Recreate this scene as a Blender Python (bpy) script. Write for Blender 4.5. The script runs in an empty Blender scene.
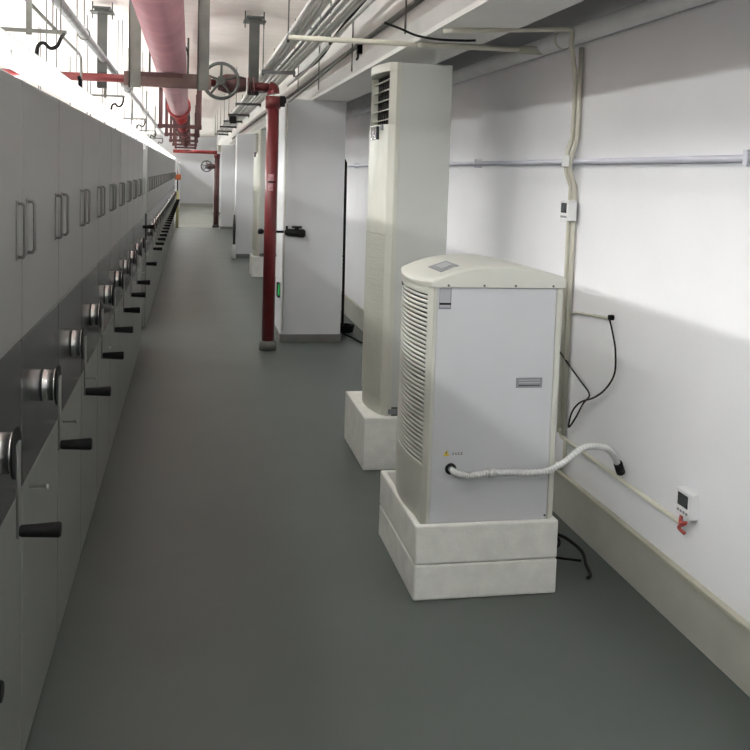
import bpy, bmesh, math, random
from mathutils import Vector, Matrix
random.seed(4)
scene = bpy.context.scene
COL = scene.collection

# ------------------------------------------------------------------ materials
def mat(name, color, rough=0.5, metal=0.0, var=0.06, scale=6.0, bump=0.0, bscale=60.0, emit=None, estr=0.0, spec=0.5, stretch=None):
    m = bpy.data.materials.new(name)
    m.use_nodes = True
    nt = m.node_tree
    b = nt.nodes['Principled BSDF']
    b.inputs['Roughness'].default_value = rough
    b.inputs['Metallic'].default_value = metal
    b.inputs['Specular IOR Level'].default_value = spec
    tc = nt.nodes.new('ShaderNodeTexCoord')
    mp = nt.nodes.new('ShaderNodeMapping')
    if stretch: mp.inputs['Scale'].default_value = stretch
    nt.links.new(tc.outputs['Object'], mp.inputs['Vector'])
    nz = nt.nodes.new('ShaderNodeTexNoise')
    nz.inputs['Scale'].default_value = scale
    nz.inputs['Detail'].default_value = 5
    nt.links.new(mp.outputs['Vector'], nz.inputs['Vector'])
    cr = nt.nodes.new('ShaderNodeValToRGB')
    cr.color_ramp.elements[0].position = 0.3
    cr.color_ramp.elements[1].position = 0.7
    c = Vector(color)
    cr.color_ramp.elements[0].color = (*[max(0, v * (1 - var)) for v in c], 1)
    cr.color_ramp.elements[1].color = (*[min(1, v * (1 + var)) for v in c], 1)
    nt.links.new(nz.outputs['Fac'], cr.inputs['Fac'])
    nt.links.new(cr.outputs['Color'], b.inputs['Base Color'])
    if bump > 0:
        n2 = nt.nodes.new('ShaderNodeTexNoise')
        n2.inputs['Scale'].default_value = bscale
        n2.inputs['Detail'].default_value = 3
        nt.links.new(mp.outputs['Vector'], n2.inputs['Vector'])
        bp = nt.nodes.new('ShaderNodeBump')
        bp.inputs['Strength'].default_value = bump
        bp.inputs['Distance'].default_value = 0.01
        nt.links.new(n2.outputs['Fac'], bp.inputs['Height'])
        nt.links.new(bp.outputs['Normal'], b.inputs['Normal'])
    if emit:
        b.inputs['Emission Color'].default_value = (*emit, 1)
        b.inputs['Emission Strength'].default_value = estr
    return m

M = {}
M['wall'] = mat('white wall paint', (0.82, 0.82, 0.84), 0.75, var=0.03, scale=1.6, bump=0.05, bscale=30)
M['ceil'] = mat('cream ceiling paint', (0.83, 0.785, 0.74), 0.85, var=0.05, scale=2.2, stretch=(1, 3, 1))
M['beam'] = mat('beam paint', (0.72, 0.71, 0.68), 0.8, var=0.04, scale=2)
M['column'] = mat('column paint', (0.76, 0.77, 0.785), 0.8, var=0.03, scale=2)
M['base'] = mat('grey green skirting paint', (0.52, 0.52, 0.47), 0.6, var=0.08, scale=3)
M['colbase'] = mat('grey column skirting paint', (0.20, 0.20, 0.19), 0.6)
M['lip'] = mat('cream skirting lip', (0.50, 0.49, 0.40), 0.6)
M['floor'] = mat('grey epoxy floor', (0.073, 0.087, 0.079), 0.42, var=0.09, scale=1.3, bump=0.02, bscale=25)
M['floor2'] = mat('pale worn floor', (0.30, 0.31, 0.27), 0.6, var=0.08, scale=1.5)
M['cab'] = mat('light grey enamel steel', (0.225, 0.225, 0.215), 0.42, var=0.04, scale=1.5)
M['cab2'] = mat('grey enamel lower panel', (0.20, 0.208, 0.188), 0.45, var=0.04, scale=1.5)
M['cabtop'] = mat('white steel shelving top', (0.6, 0.6, 0.58), 0.5)
M['band'] = mat('dark glossy band', (0.052, 0.054, 0.058), 0.22, metal=0.35, var=0.1, scale=4)
M['gap'] = mat('dark seam rubber', (0.03, 0.03, 0.03), 0.8)
M['chrome'] = mat('polished chrome', (0.62, 0.62, 0.60), 0.27, metal=1.0, var=0.03)
M['pin'] = mat('satin steel pin', (0.5, 0.5, 0.48), 0.35, metal=0.9)
M['arm'] = mat('dark steel arm', (0.19, 0.19, 0.18), 0.4, metal=0.5)
M['black'] = mat('black plastic', (0.006, 0.006, 0.006), 0.65, spec=0.25)
M['rubber'] = mat('black cable rubber', (0.006, 0.006, 0.006), 0.7, spec=0.2)
M['pink'] = mat('faded pink red pipe paint', (0.60, 0.30, 0.34), 0.45, var=0.10, scale=5)  # paler pink than the red of the far pipe
M['red'] = mat('dark red pipe paint', (0.15, 0.018, 0.020), 0.35, var=0.15, scale=8)
M['redb'] = mat('bright red pipe paint', (0.32, 0.03, 0.03), 0.4, var=0.2, scale=8)
M['rust'] = mat('rusty red brown steel', (0.085, 0.030, 0.030), 0.6, var=0.35, scale=9)
M['steel'] = mat('dull grey steel', (0.15, 0.15, 0.135), 0.55, metal=0.2, var=0.2, scale=8)
M['steeld'] = mat('dark grey steel', (0.075, 0.078, 0.072), 0.55, metal=0.2, var=0.2, scale=8)
M['worn'] = mat('worn red-brown and grey steel', (0.14, 0.085, 0.075), 0.6, var=0.4, scale=5)
M['galv'] = mat('galvanised strut', (0.33, 0.34, 0.34), 0.45, metal=0.5, var=0.15, scale=12)
M['conduit'] = mat('white plastic conduit', (0.66, 0.66, 0.62), 0.35, var=0.05)
M['cream'] = mat('aged cream plastic conduit', (0.58, 0.56, 0.47), 0.45, var=0.06)
M['rail'] = mat('blue grey metal conduit', (0.62, 0.62, 0.69), 0.35, metal=0.2, var=0.05)
M['ac'] = mat('cream air conditioner plastic', (0.60, 0.60, 0.53), 0.38, var=0.04, scale=2)
M['acside'] = mat('air conditioner steel side', (0.56, 0.575, 0.545), 0.42, var=0.04, scale=2)
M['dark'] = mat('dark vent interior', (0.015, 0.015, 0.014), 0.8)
M['dlid'] = mat('dehumidifier lid plastic', (0.66, 0.66, 0.60), 0.3, var=0.02)
M['dface'] = mat('dehumidifier pale steel panel', (0.60, 0.61, 0.63), 0.38, var=0.03, scale=2)
M['dcream'] = mat('dehumidifier ivory plastic', (0.60, 0.60, 0.54), 0.32, var=0.03, scale=2)
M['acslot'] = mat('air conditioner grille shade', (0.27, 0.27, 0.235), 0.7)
M['slot'] = mat('grey slot shade', (0.10, 0.10, 0.09), 0.8)
M['foam'] = mat('white polystyrene foam', (0.93, 0.93, 0.88), 0.9, var=0.06, scale=14, bump=0.25, bscale=160)
M['label'] = mat('grey label foil', (0.22, 0.23, 0.25), 0.4)
M['labelw'] = mat('pale label print', (0.40, 0.41, 0.43), 0.5)
M['screen'] = mat('dark lcd glass', (0.03, 0.035, 0.04), 0.15)
M['yellow'] = mat('yellow warning print', (0.70, 0.52, 0.05), 0.5)
M['ypost'] = mat('faded yellow post paint', (0.52, 0.48, 0.24), 0.6)
M['orange'] = mat('orange red box paint', (0.62, 0.16, 0.05), 0.5)
M['hose'] = mat('white ribbed hose', (0.66, 0.66, 0.65), 0.5)
M['green'] = mat('green indicator', (0.02, 0.5, 0.10), 0.4, emit=(0.02, 0.6, 0.12), estr=0.12)
M['white'] = mat('white plastic', (0.74, 0.74, 0.74), 0.4)
M['redwire'] = mat('red brown wire', (0.35, 0.06, 0.05), 0.5)
M['tube'] = mat('lit fluorescent tube', (0.9, 0.9, 0.9), 0.5, emit=(0.975, 1.0, 0.985), estr=140.0)
M['tube_dimmed'] = mat('lit dimmed fluorescent tube', (0.9, 0.9, 0.9), 0.5, emit=(0.975, 1.0, 0.985), estr=80.0)  # strength lowered for this stretch to balance the wall light
M['tube_boosted'] = mat('lit boosted fluorescent tube', (0.9, 0.9, 0.9), 0.5, emit=(0.975, 1.0, 1.0), estr=390.0)  # strength raised beside and behind the camera to brighten the near wall
M['tube2'] = mat('lit added rear tube', (0.9, 0.9, 0.9), 0.5, emit=(1.0, 0.98, 0.95), estr=110.0)  # for the added unseen line that lights the ceiling
M['tube3'] = mat('lit ceiling fluorescent tube', (0.9, 0.9, 0.9), 0.5, emit=(0.975, 1.0, 0.98), estr=48.0)
M['tube3_boosted'] = mat('lit boosted ceiling tube', (0.9, 0.9, 0.9), 0.5, emit=(0.975, 1.0, 0.99), estr=68.0)  # strength raised near the camera for more near light
M['reflector'] = mat('white lamp housing', (0.75, 0.75, 0.75), 0.4)

# ------------------------------------------------------------------ helpers
def tag(o, label=None, cat=None, group=None, kind=None):
    if label: o['label'] = label
    if cat: o['category'] = cat
    if group: o['group'] = group
    if kind: o['kind'] = kind
    return o

def empty(name, loc, label, cat, group=None):
    o = bpy.data.objects.new(name, None)
    o.empty_display_size = 0.1
    o.location = loc
    COL.objects.link(o)
    return tag(o, label, cat, group)

class MB:
    def __init__(s): s.bm = bmesh.new()
    def box(s, a, b):
        x0, x1 = sorted((a[0], b[0])); y0, y1 = sorted((a[1], b[1])); z0, z1 = sorted((a[2], b[2]))
        v = [s.bm.verts.new(p) for p in ((x0,y0,z0),(x1,y0,z0),(x1,y1,z0),(x0,y1,z0),(x0,y0,z1),(x1,y0,z1),(x1,y1,z1),(x0,y1,z1))]
        for f in ((3,2,1,0),(4,5,6,7),(0,1,5,4),(1,2,6,5),(2,3,7,6),(3,0,4,7)):
            s.bm.faces.new([v[i] for i in f])
        return s
    def rings(s, rings, cap=True, closed=False):
        rr = [[s.bm.verts.new(p) for p in r] for r in rings]
        n = len(rr[0])
        m = len(rr)
        for i in range(m if closed else m - 1):
            A, B = rr[i], rr[(i + 1) % m]
            for k in range(n):
                f = s.bm.faces.new((A[k], A[(k+1) % n], B[(k+1) % n], B[k]))
                f.smooth = True
        if cap and not closed:
            s.bm.faces.new(list(reversed(rr[0]))); s.bm.faces.new(rr[-1])
        return s
    def cyl(s, p0, p1, r0, r1=None, seg=16):
        return s.tube([p0, p1], [r0, r0 if r1 is None else r1], seg)
    def tube(s, pts, r, seg=10, closed=False):
        pts = [Vector(p) for p in pts]
        n = len(pts)
        rs = r if isinstance(r, (list, tuple)) else [r] * n
        d0 = (pts[1] - pts[0]).normalized()
        up = Vector((0, 0, 1)) if abs(d0.z) < 0.9 else Vector((1, 0, 0))
        a = d0.cross(up).normalized()
        rings = []
        for i, p in enumerate(pts):
            if closed: d = (pts[(i+1) % n] - pts[i-1]).normalized()
            elif i == 0: d = pts[1] - pts[0]
            elif i == n - 1: d = pts[-1] - pts[-2]
            else: d = (pts[i+1] - pts[i]).normalized() + (pts[i] - pts[i-1]).normalized()
            d = d.normalized()
            a = (a - d * a.dot(d)).normalized()
            b = d.cross(a)
            rings.append([p + (a * math.cos(t) + b * math.sin(t)) * rs[i] for t in [2 * math.pi * k / seg for k in range(seg)]])
        return s.rings(rings, closed=closed)
    def prism(s, outline, z0, z1):
        A = [s.bm.verts.new((x, y, z0)) for x, y in outline]
        B = [s.bm.verts.new((x, y, z1)) for x, y in outline]
        n = len(A)
        for k in range(n): s.bm.faces.new((A[k], A[(k+1) % n], B[(k+1) % n], B[k]))
        s.bm.faces.new(list(reversed(A))); s.bm.faces.new(B)
        return s
    def prism_y(s, outline, y0, y1):      # outline in x,z
        A = [s.bm.verts.new((x, y0, z)) for x, z in outline]
        B = [s.bm.verts.new((x, y1, z)) for x, z in outline]
        n = len(A)
        for k in range(n): s.bm.faces.new((A[k], A[(k+1) % n], B[(k+1) % n], B[k]))
        s.bm.faces.new(list(reversed(A))); s.bm.faces.new(B)
        return s
    def build(s, name, m, parent=None, bevel=0.0, seg=2, smooth=False):
        bmesh.ops.recalc_face_normals(s.bm, faces=s.bm.faces)
        me = bpy.data.meshes.new(name)
        if smooth:
            for f in s.bm.faces: f.smooth = True
        s.bm.to_mesh(me); s.bm.free()
        me.materials.append(M[m])
        o = bpy.data.objects.new(name, me)
        COL.objects.link(o)
        if parent is not None:
            o.parent = parent
            # meshes are written in world coordinates: shift into the parent's frame
            off = Vector((0, 0, 0)); p = parent
            while p is not None:
                off += Vector(p.location); p = p.parent
            me.transform(Matrix.Translation(-off))
        if bevel > 0:
            b = o.modifiers.new('bevel', 'BEVEL'); b.width = bevel; b.segments = seg; b.limit_method = 'ANGLE'
            b.angle_limit = math.radians(40)
        return o

def spline(pts, n=8):
    P = [Vector(p) for p in pts]
    P = [2 * P[0] - P[1]] + P + [2 * P[-1] - P[-2]]
    out = []
    for i in range(1, len(P) - 2):
        for k in range(n):
            t = k / n
            a, b, c, d = P[i-1], P[i], P[i+1], P[i+2]
            out.append(0.5 * ((2*b) + (c-a)*t + (2*a-5*b+4*c-d)*t*t + (3*b-a-3*c+d)*t**3))
    out.append(P[-2])
    return out

def copy_tree(o, parent=None):
    c = o.copy(); COL.objects.link(c)
    if parent is not None:
        c.parent = parent
    for ch in list(o.children):
        copy_tree(ch, c)
    return c

def struct(name, mb, m, bevel=0, label=None):
    return tag(mb.build(name, m, None, bevel), label, None, None, 'structure')

# ------------------------------------------------------------------ setting
WX = 1.822       # right wall
CX = -0.432      # face of the shelving
ZC = 3.10        # ceiling
ZB = 2.345       # beam underside
struct('floor', MB().box((-5, -2.5, -0.15), (WX + 0.2, 26.9, 0)), 'floor')
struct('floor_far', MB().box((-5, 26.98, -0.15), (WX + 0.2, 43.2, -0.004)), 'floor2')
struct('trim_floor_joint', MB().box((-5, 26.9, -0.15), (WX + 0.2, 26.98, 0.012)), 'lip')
struct('ceiling', MB().box((-5, -2.5, ZC), (WX + 0.2, 43.2, ZC + 0.15)), 'ceil')
struct('wall_right', MB().box((WX, -2.5, 0), (WX + 0.2, 43.2, ZC)), 'wall')
struct('wall_left', MB().box((-5.2, -2.5, 0), (-5.0, 43.2, ZC)), 'wall')
struct('wall_back', MB().box((-5.2, -2.7, 0), (WX + 0.2, -2.5, ZC)), 'wall')
struct('wall_end', MB().box((-5.2, 43.0, 0), (WX + 0.2, 43.2, ZC)), 'wall')
struct('wall_left_far', MB().box((-0.60, 27.6, 0), (-0.46, 43.0, 1.867)), 'wall')
struct('baseboard_right', MB().box((WX - 0.02, -2.5, 0), (WX, 43.0, 0.205)), 'base')
struct('trim_baseboard_lip', MB().box((WX - 0.028, -2.5, 0.205), (WX, 43.0, 0.222)), 'lip', 0.003)
struct('baseboard_end', MB().box((-0.46, 42.97, 0), (WX, 43.0, 0.12)), 'base')
# dropped beam with a chamfered lower left edge
struct('trim_ceiling_beam', MB().prism_y([(1.10, ZC), (1.10, 2.435), (1.135, 2.37), (1.135, ZB), (1.48, ZB), (1.48, ZC)], -2.5, 43.0), 'beam')
for i, yc in enumerate((9.05, 17.9, 26.6, 35.4)):
    struct('column', MB().box((0.875 if i == 0 else 0.84, yc, 0), (1.465, yc + 0.62, ZB)), 'column', 0.006)
    struct('baseboard_column', MB().box((0.868 if i == 0 else 0.832, yc - 0.008, 0), (1.473, yc + 0.628, 0.075)), 'colbase')

# large round pipe high on the wall
hp = empty('wall_pipe', (1.76, 20, 2.33), 'fat white round pipe running high along the whole right wall', 'pipe')
MB().cyl((1.777, -2.45, 2.335), (1.777, 42.9, 2.335), 0.043, seg=20).build('pipe', 'white', hp)
for y in range(0, 42, 3):
    MB().tube([(1.777 + 0.045*math.cos(a), y + 1.4, 2.335 + 0.045*math.sin(a)) for a in [math.pi*k/8 for k in range(16)]], 0.004, 6, closed=True).build('pipe_clamp', 'cream', hp)

# conduit rail on the wall
rl = empty('wall_conduit_rail', (1.80, 20, 1.742), 'straight blue-grey metal conduit running level along the white right wall', 'conduit')
MB().cyl((1.797, -2.4, 1.742), (1.797, 42.9, 1.742), 0.0125, seg=12).build('conduit', 'rail', rl)
for y in [1.3 + 1.5*k for k in range(27)]:
    MB().box((1.778, y - 0.012, 1.715), (WX - 0.0005, y + 0.012, 1.722)).box((1.778, y - 0.012, 1.762), (WX - 0.0005, y + 0.012, 1.769)).box((1.776, y - 0.012, 1.715), (1.781, y + 0.012, 1.769)).build('saddle_clamp', 'rail', rl)

# ------------------------------------------------------------------ shelving units
PITCH = 0.70
GRP = 'light grey mobile shelving units along the left side'
ordn = ['', 'second', 'third', 'fourth', 'fifth', 'sixth', 'seventh', 'eighth', 'ninth', 'tenth', 'eleventh']
def make_unit():
    r = empty('mobile_shelving_unit', (CX, 0, 0), 'x', 'shelving unit', GRP)
    w = PITCH / 2 - 0.004
    D = 2.1
    MB().box((CX - D, -w, 0.03), (CX - 0.022, w, 1.835)).build('carcass', 'cab', r)
    MB().box((CX - D, -w, 1.837), (CX - 0.022, w, 1.867)).build('top_cover', 'cabtop', r)
    MB().box((CX - 0.02, -w, 1.188), (CX, w, 1.867)).build('upper_panel', 'cab', r, 0.003, 1)
    MB().box((CX - 0.02, -w, 0.787), (CX, w, 1.186)).build('middle_band', 'band', r, 0.002, 1)
    MB().box((CX - 0.02, -w, 0.012), (CX, w, 0.785)).build('lower_panel', 'cab2', r, 0.003, 1)
    for s in (-1, 1):
        y = s * (PITCH / 2 - 0.075)
        MB().tube([(CX, y, 1.412), (CX + 0.015, y, 1.412), (CX + 0.020, y, 1.42), (CX + 0.020, y, 1.542), (CX + 0.015, y, 1.55), (CX, y, 1.55)], 0.005, 8) \
            .box((CX, y - 0.016, 1.405), (CX + 0.0025, y + 0.016, 1.557)).build('pull_handle', 'arm', r)
    hub = MB().tube([(CX, 0, 0.985), (CX + 0.008, 0, 0.985), (CX + 0.012, 0, 0.985), (CX + 0.034, 0, 0.985), (CX + 0.042, 0, 0.985)], [0.049, 0.049, 0.047, 0.047, 0.055], 28).build('crank_hub', 'chrome', r)
    MB().cyl((CX + 0.042, 0, 0.985), (CX + 0.048, 0, 0.985), 0.060, seg=28).build('face_plate', 'black', r)
    a = MB()
    a.rings([[(x, -0.022, 1.01), (x, 0.022, 1.01), (x, 0.014, 0.785), (x, -0.014, 0.785)] for x in (CX + 0.048, CX + 0.054)]).build('crank_arm', 'arm', r, 0.002, 1)
    MB().tube([(CX + 0.054, 0, 0.799), (CX + 0.058, 0, 0.799), (CX + 0.141, 0, 0.799), (CX + 0.146, 0, 0.799)], [0.012, 0.0140, 0.0185, 0.016], 14).build('crank_grip', 'black', r)
    MB().tube([(CX, -0.23, 0.746), (CX + 0.042, -0.23, 0.746), (CX + 0.043, -0.23, 0.746), (CX + 0.052, -0.23, 0.746)], [0.0035, 0.0035, 0.007, 0.007], 10).build('lock_pin', 'pin', r)
    return r
proto = make_unit()
centres = [1.54 + PITCH*k for k in range(11)] + [10.14 + PITCH*k for k in range(24)]
behind = [0.84, 0.14, -0.56]
for i, y in enumerate(centres):
    u = proto if i == 0 else copy_tree(proto)
    u.location = (CX, y, 0)
    if i == 0: lab = 'nearest grey shelving unit, only its black crank grip showing at lower left'
    elif i == 1: lab = 'nearest light grey shelving unit whose chrome hub is in view at the left edge'
    elif i < 9: lab = 'light grey shelving unit with dark band, %s chrome hub from the camera' % ordn[i]
    elif i == 9: lab = 'shelving unit with its crank turned upward, just before the open aisle gap'
    elif i == 10: lab = 'grey shelving unit forming the near edge of the open aisle gap'
    elif i == 11: lab = 'grey shelving unit forming the far edge of the open aisle gap'
    elif i == len(centres) - 1: lab = 'last shelving unit of the left row, beside the yellow post'
    else: lab = 'small distant grey shelving unit in the closed run beyond the aisle gap'
    u['label'] = lab
# one crank turned to point upward
up = [o for o in COL.objects if o.parent is None and o.get('label', '').startswith('shelving unit with its crank')][0]
for ch in up.children:
    if ch.name.startswith(('crank_arm', 'crank_grip')):
        ch.matrix_parent_inverse = Matrix.Identity(4)
        ch.rotation_euler = (math.pi, 0, 0)
        ch.location = (0, 0, 2 * 0.985)
# unseen block added beside the camera to stop lamp light leaking past
struct('light_block_left_near', MB().box((CX - 2.1, -2.5, 0), (CX - 0.01, 1.18, 1.867)), 'cab')

# ------------------------------------------------------------------ marker post at the end of the row
mp = empty('marker_post', (-0.36, 26.82, 0), 'faded yellow post with orange-red box on a rod, at the far shelving end', 'post')
MB().cyl((-0.36, 26.82, 0), (-0.36, 26.82, 1.03), 0.042, seg=14).build('lower_pole', 'ypost', mp)
MB().cyl((-0.36, 26.82, 1.03), (-0.36, 26.82, 1.86), 0.018, seg=10).build('upper_rod', 'steeld', mp)
MB().box((-0.50, 26.72, 1.34), (-0.27, 26.80, 1.49)).build('signal_box', 'orange', mp, 0.01)

# ------------------------------------------------------------------ light fixtures
def tube_light(name, x, y, z, L, label, group, m='tube', plate=False, rad=0.006):
    r = empty(name, (x, y, z), label, 'light fixture', group)
    if not plate:
        MB().prism_y([(x - 0.10, z + 0.005), (x - 0.03, z + 0.026), (x + 0.03, z + 0.026), (x + 0.15, z - 0.0165), (x + 0.15, z - 0.0125), (x + 0.035, z + 0.060), (x - 0.035, z + 0.060), (x - 0.10, z + 0.009)], y, y + L).build('housing', 'reflector', r)
    else:
        MB().box((x + 0.12, y, z - 0.026), (x + 0.128, y + L, z + 0.032)).box((x - 0.02, y, z - 0.008), (x + 0.12, y + 0.01, z + 0.002)).box((x - 0.02, y + L - 0.01, z - 0.008), (x + 0.12, y + L, z + 0.002)).build('housing', 'reflector', r)  # side plate added to keep this light off the upper right wall
    MB().cyl((x, y + 0.03, z), (x, y + L - 0.03, z), rad, seg=8).build('tube', m, r)
    for e in (y + 0.008, y + L - 0.03):
        MB().box((x - 0.014, e, z - 0.018), (x + 0.014, e + 0.022, z + 0.03)).build('lamp_holder', 'white', r)
    return r
FL = 1.28
def refit(fix, m):       # sets tube strength by stretch to balance the light
    for ch in fix.children:
        if ch.name.startswith('tube'):
            ch.material_slots[0].link = 'OBJECT'
            ch.material_slots[0].material = M[m]
GL = 'fluorescent strip lights in line above the shelving'
first = tube_light('fluorescent_fixture', -0.75, 0, 2.092, FL, 'x', GL)
n = 0
y = -2.38
while y < 41:  # lamps past the shelving end are added to brighten the end wall
    f = first if n == 0 else copy_tree(first)
    f.location = (-0.75, y, 2.092)
    if y < 1.0: refit(f, 'tube_boosted')
    elif 2.0 < y < 5.0: refit(f, 'tube_dimmed')
    else: refit(f, 'tube')
    f['label'] = 'white fluorescent strip light at the upper left frame edge, directly under the wavy black cable' if n == 5 else \
        'overexposed white fluorescent strip light in the long line above the shelving'
    n += 1; y += FL + 0.03
# unseen second line over the shelving, added to brighten ceiling and pipes
first = tube_light('added_rear_fixture', -1.6, 0, 2.24, 2.5, 'added unseen strip light over the shelving tops, lighting the ceiling', 'added unseen line of strip lights over the shelving', 'tube2', True, 0.012)
for q in (0.006, 2.494): MB().cyl((-1.6, q, 2.235), (-1.6, q, ZC), 0.005, seg=6).build('hanger_rod', 'steel', first)
n = 0; y = -2.3
while y < 40:
    f = first if n == 0 else copy_tree(first)
    f.location = (-1.6, y, 2.24); n += 1; y += 2.6

# ceiling line above the pink pipe
first = tube_light('ceiling_fluorescent_fixture', -0.16, 0, 2.908, 2.2, 'fluorescent strip light hung directly above the fat pink pipe', 'ceiling strip lights above the pink pipe', 'tube3', False, 0.013)
for ch in list(first.children):
    if ch.name.startswith('housing'): bpy.data.objects.remove(ch)
MB().box((-0.195, 0, 2.951), (-0.125, 2.2, 2.996)).box((-0.23, 0, 2.941), (-0.10, 2.2, 2.951)).build('housing', 'reflector', first)
for q in (0.4, 1.8): MB().cyl((-0.16, q, 2.99), (-0.16, q, ZC), 0.006, seg=6).build('hanger_rod', 'steel', first)
n = 0; y = -2.4
while y < 40:
    f = first if n == 0 else copy_tree(first)
    refit(f, 'tube3_boosted' if y < 2.6 else 'tube3')
    f.location = (-0.16, y, 2.908); n += 1; y += 2.9

# trapezes that carry the light line, with their flexible cables
TG = 'thin grey trapeze bars above the strip lights'
for k, y in enumerate((5.3, 9.8, 14.2, 18.6, 23.0)):
    lab = ['nearest thin grey trapeze bar above the strip lights, with a wavy black cable', 'second trapeze bar above the strip lights, left of the pink pipe'][k] if k < 2 else 'distant thin trapeze bar above the glowing strip lights'
    t = empty('light_trapeze', (-0.85, y, 2.35), lab, 'hanger', TG)
    MB().box((-1.12, y - 0.01, 2.342), (-0.66, y + 0.01, 2.362)).build('bar', 'steel', t)
    MB().box((-0.865, y - 0.004, 2.33), (-0.835, y + 0.004, ZC)).build('strap', 'steel', t)
    for x in (-0.73, -0.69):
        MB().cyl((x, y, 2.36), (x, y, ZC), 0.004, seg=6).build('rod', 'steel', t)
    c = MB().tube(spline([(-0.672, y - 0.02, 2.34), (-0.660, y - 0.22, 2.292), (-0.672, y - 0.27, 2.247), (-0.702, y - 0.29, 2.232), (-0.732, y - 0.30, 2.255), (-0.760, y - 0.30, 2.235), (-0.770, y - 0.31, 2.153)], 8), 0.0095, 8).build('flexible_cable', 'rubber')
    tag(c, ['wavy black flexible cable dropping to the strip light at upper left', 'short curly black cable dropping to the strip lights, left of the pink pipe'][k] if k < 2 else 'tiny distant curly cable above the strip lights', 'cable', 'flexible cables of the strip lights')
c = MB().tube([(-0.70, 6.3, 2.18), (-0.70, 6.3, 2.215), (-0.705, 6.28, 2.24)], 0.012, 8).build('cable_stub', 'rubber')
tag(c, 'short black cable stub poking up beside the left red pipe', 'cable')
c.location.z -= 0.03

# white steel pipe and thin conduit above the lights
p = empty('ceiling_pipe', (-0.78, 15, 2.60), 'glossy white steel pipe running lengthwise left of the pink pipe', 'pipe')
MB().cyl((-0.775, 3.0, 2.60), (-0.775, 27, 2.60), 0.033, seg=16).build('pipe', 'galv', p)
for y in (7.2, 12, 17, 22):
    MB().tube([(-0.775 + 0.039*math.cos(a), y, 2.60 + 0.039*math.sin(a)) for a in [math.pi*k/8 for k in range(16)]], 0.008, 6, closed=True).build('clamp', 'steel', p)
    MB().cyl((-0.775, y, 2.64), (-0.775, y, ZC), 0.005, seg=6).build('clamp_rod', 'steel', p)
c = MB().tube([(-0.955, 4.6, 2.6), (-0.95, 8.3, 2.6)] + spline([(-0.95, 8.4, 2.6), (-0.95, 8.58, 2.58), (-0.95, 8.62, 2.5), (-0.95, 8.62, 2.2)], 6), 0.012, 10).build('thin_conduit', 'steel')
tag(c, 'thin grey conduit bending down above the strip lights at upper left', 'conduit')
for j, (x, y) in enumerate(((-1.02, 7.1), (-0.98, 7.3), (-0.87, 7.6), (-1.0, 9.6), (-0.86, 9.6), (-0.62, 12.4), (-0.75, 12.4))):
    c = MB().cyl((x, y, 2.12 if j > 2 else 2.36), (x, y, ZC), 0.0055, seg=6).build('hanger_rod', 'steel')
    tag(c, 'thin vertical steel hanger rod above the shelving on the left', 'rod', 'thin hanger rods over the shelving')

# ------------------------------------------------------------------ pink pipe, hangers, lateral red pipe
PX, PZ, PR = -0.150, 2.375, 0.109
p = empty('fire_main_pipe', (PX, 8, PZ), 'fat pink pipe running lengthwise under the ceiling', 'pipe')
MB().cyl((PX, 2.0, PZ), (PX, 11.3, PZ), PR, seg=36).build('pipe', 'pink', p)
MB().cyl((PX, 11.3, PZ), (PX, 11.38, PZ), PR + 0.03, seg=28).build('flange', 'redb', p)
MB().cyl((PX, 11.40, PZ), (PX, 11.48, PZ), PR + 0.03, seg=28).build('flange', 'redb', p)
MB().cyl((PX, 11.48, PZ), (PX, 27.5, PZ - 0.01), PR - 0.02, seg=24).build('far_pipe', 'redb', p)
for y in (14.0, 17.0, 20.0, 23.0, 26.0):
    MB().cyl((PX, y, PZ), (PX, y + 0.12, PZ), PR + 0.018, seg=24).build('coupling', 'rust', p)
HG = 'steel trapeze frames carrying the pink pipe'
for k, y in enumerate((6.3, 12.6, 15.6, 18.9, 22.0, 25.0)):
    lab = 'nearest grey and rust-red trapeze frame carrying the fat pink pipe' if k == 0 else ('dark rust-red trapeze frame just behind the end of the pink pipe' if k == 1 else 'small distant dark red trapeze frame around the red pipe')
    t = empty('pipe_trapeze', (PX, y, 2.2), lab, 'hanger', HG)
    zb = 2.172
    MB().box((-0.43, y - 0.035, zb), (0.12 if k == 0 else 0.13, y + 0.035, zb + 0.012)).box((-0.43, y - 0.035, zb + 0.012), (0.12 if k == 0 else 0.13, y - 0.028, zb + (0.078 if k == 0 else 0.04))).box((-0.43, y - 0.035, zb + (0.078 if k == 0 else 0.04)), (0.12 if k == 0 else 0.13, y + 0.035, zb + (0.09 if k == 0 else 0.05))).build('crossbar', 'rust' if k else 'worn', t)
    if k == 0:
        MB().box((-0.33, y - 0.036, zb + 0.060), (-0.06, y - 0.0355, zb + 0.088)).build('red_paint_streak', 'rust', t)
    for x in ((-0.40, 0.03) if k == 0 else (-0.42, 0.075)):
        MB().box((x, y - 0.04, zb - 0.012), (x + (0.075 if k == 0 else 0.05), y - 0.032, ZC)).box((x, y - 0.04, zb - 0.012), (x + 0.008, y + 0.04, ZC)).build('post', 'steel' if k == 0 else 'rust', t)
    for x in (PX - PR - 0.012, PX + PR + 0.012):
        MB().cyl((x, y, zb + 0.06), (x, y, PZ + 0.12), 0.007, seg=6).build('u_bolt', 'steeld', t)
    # U-bolt bow over the pipe
    MB().tube([(PX + (PR + 0.012)*math.cos(a), y, PZ + 0.0 + (PR + 0.012)*math.sin(a)) for a in [math.pi*k2/12 for k2 in range(13)]], 0.007, 6).build('u_bolt_bow', 'steeld', t)

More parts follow.
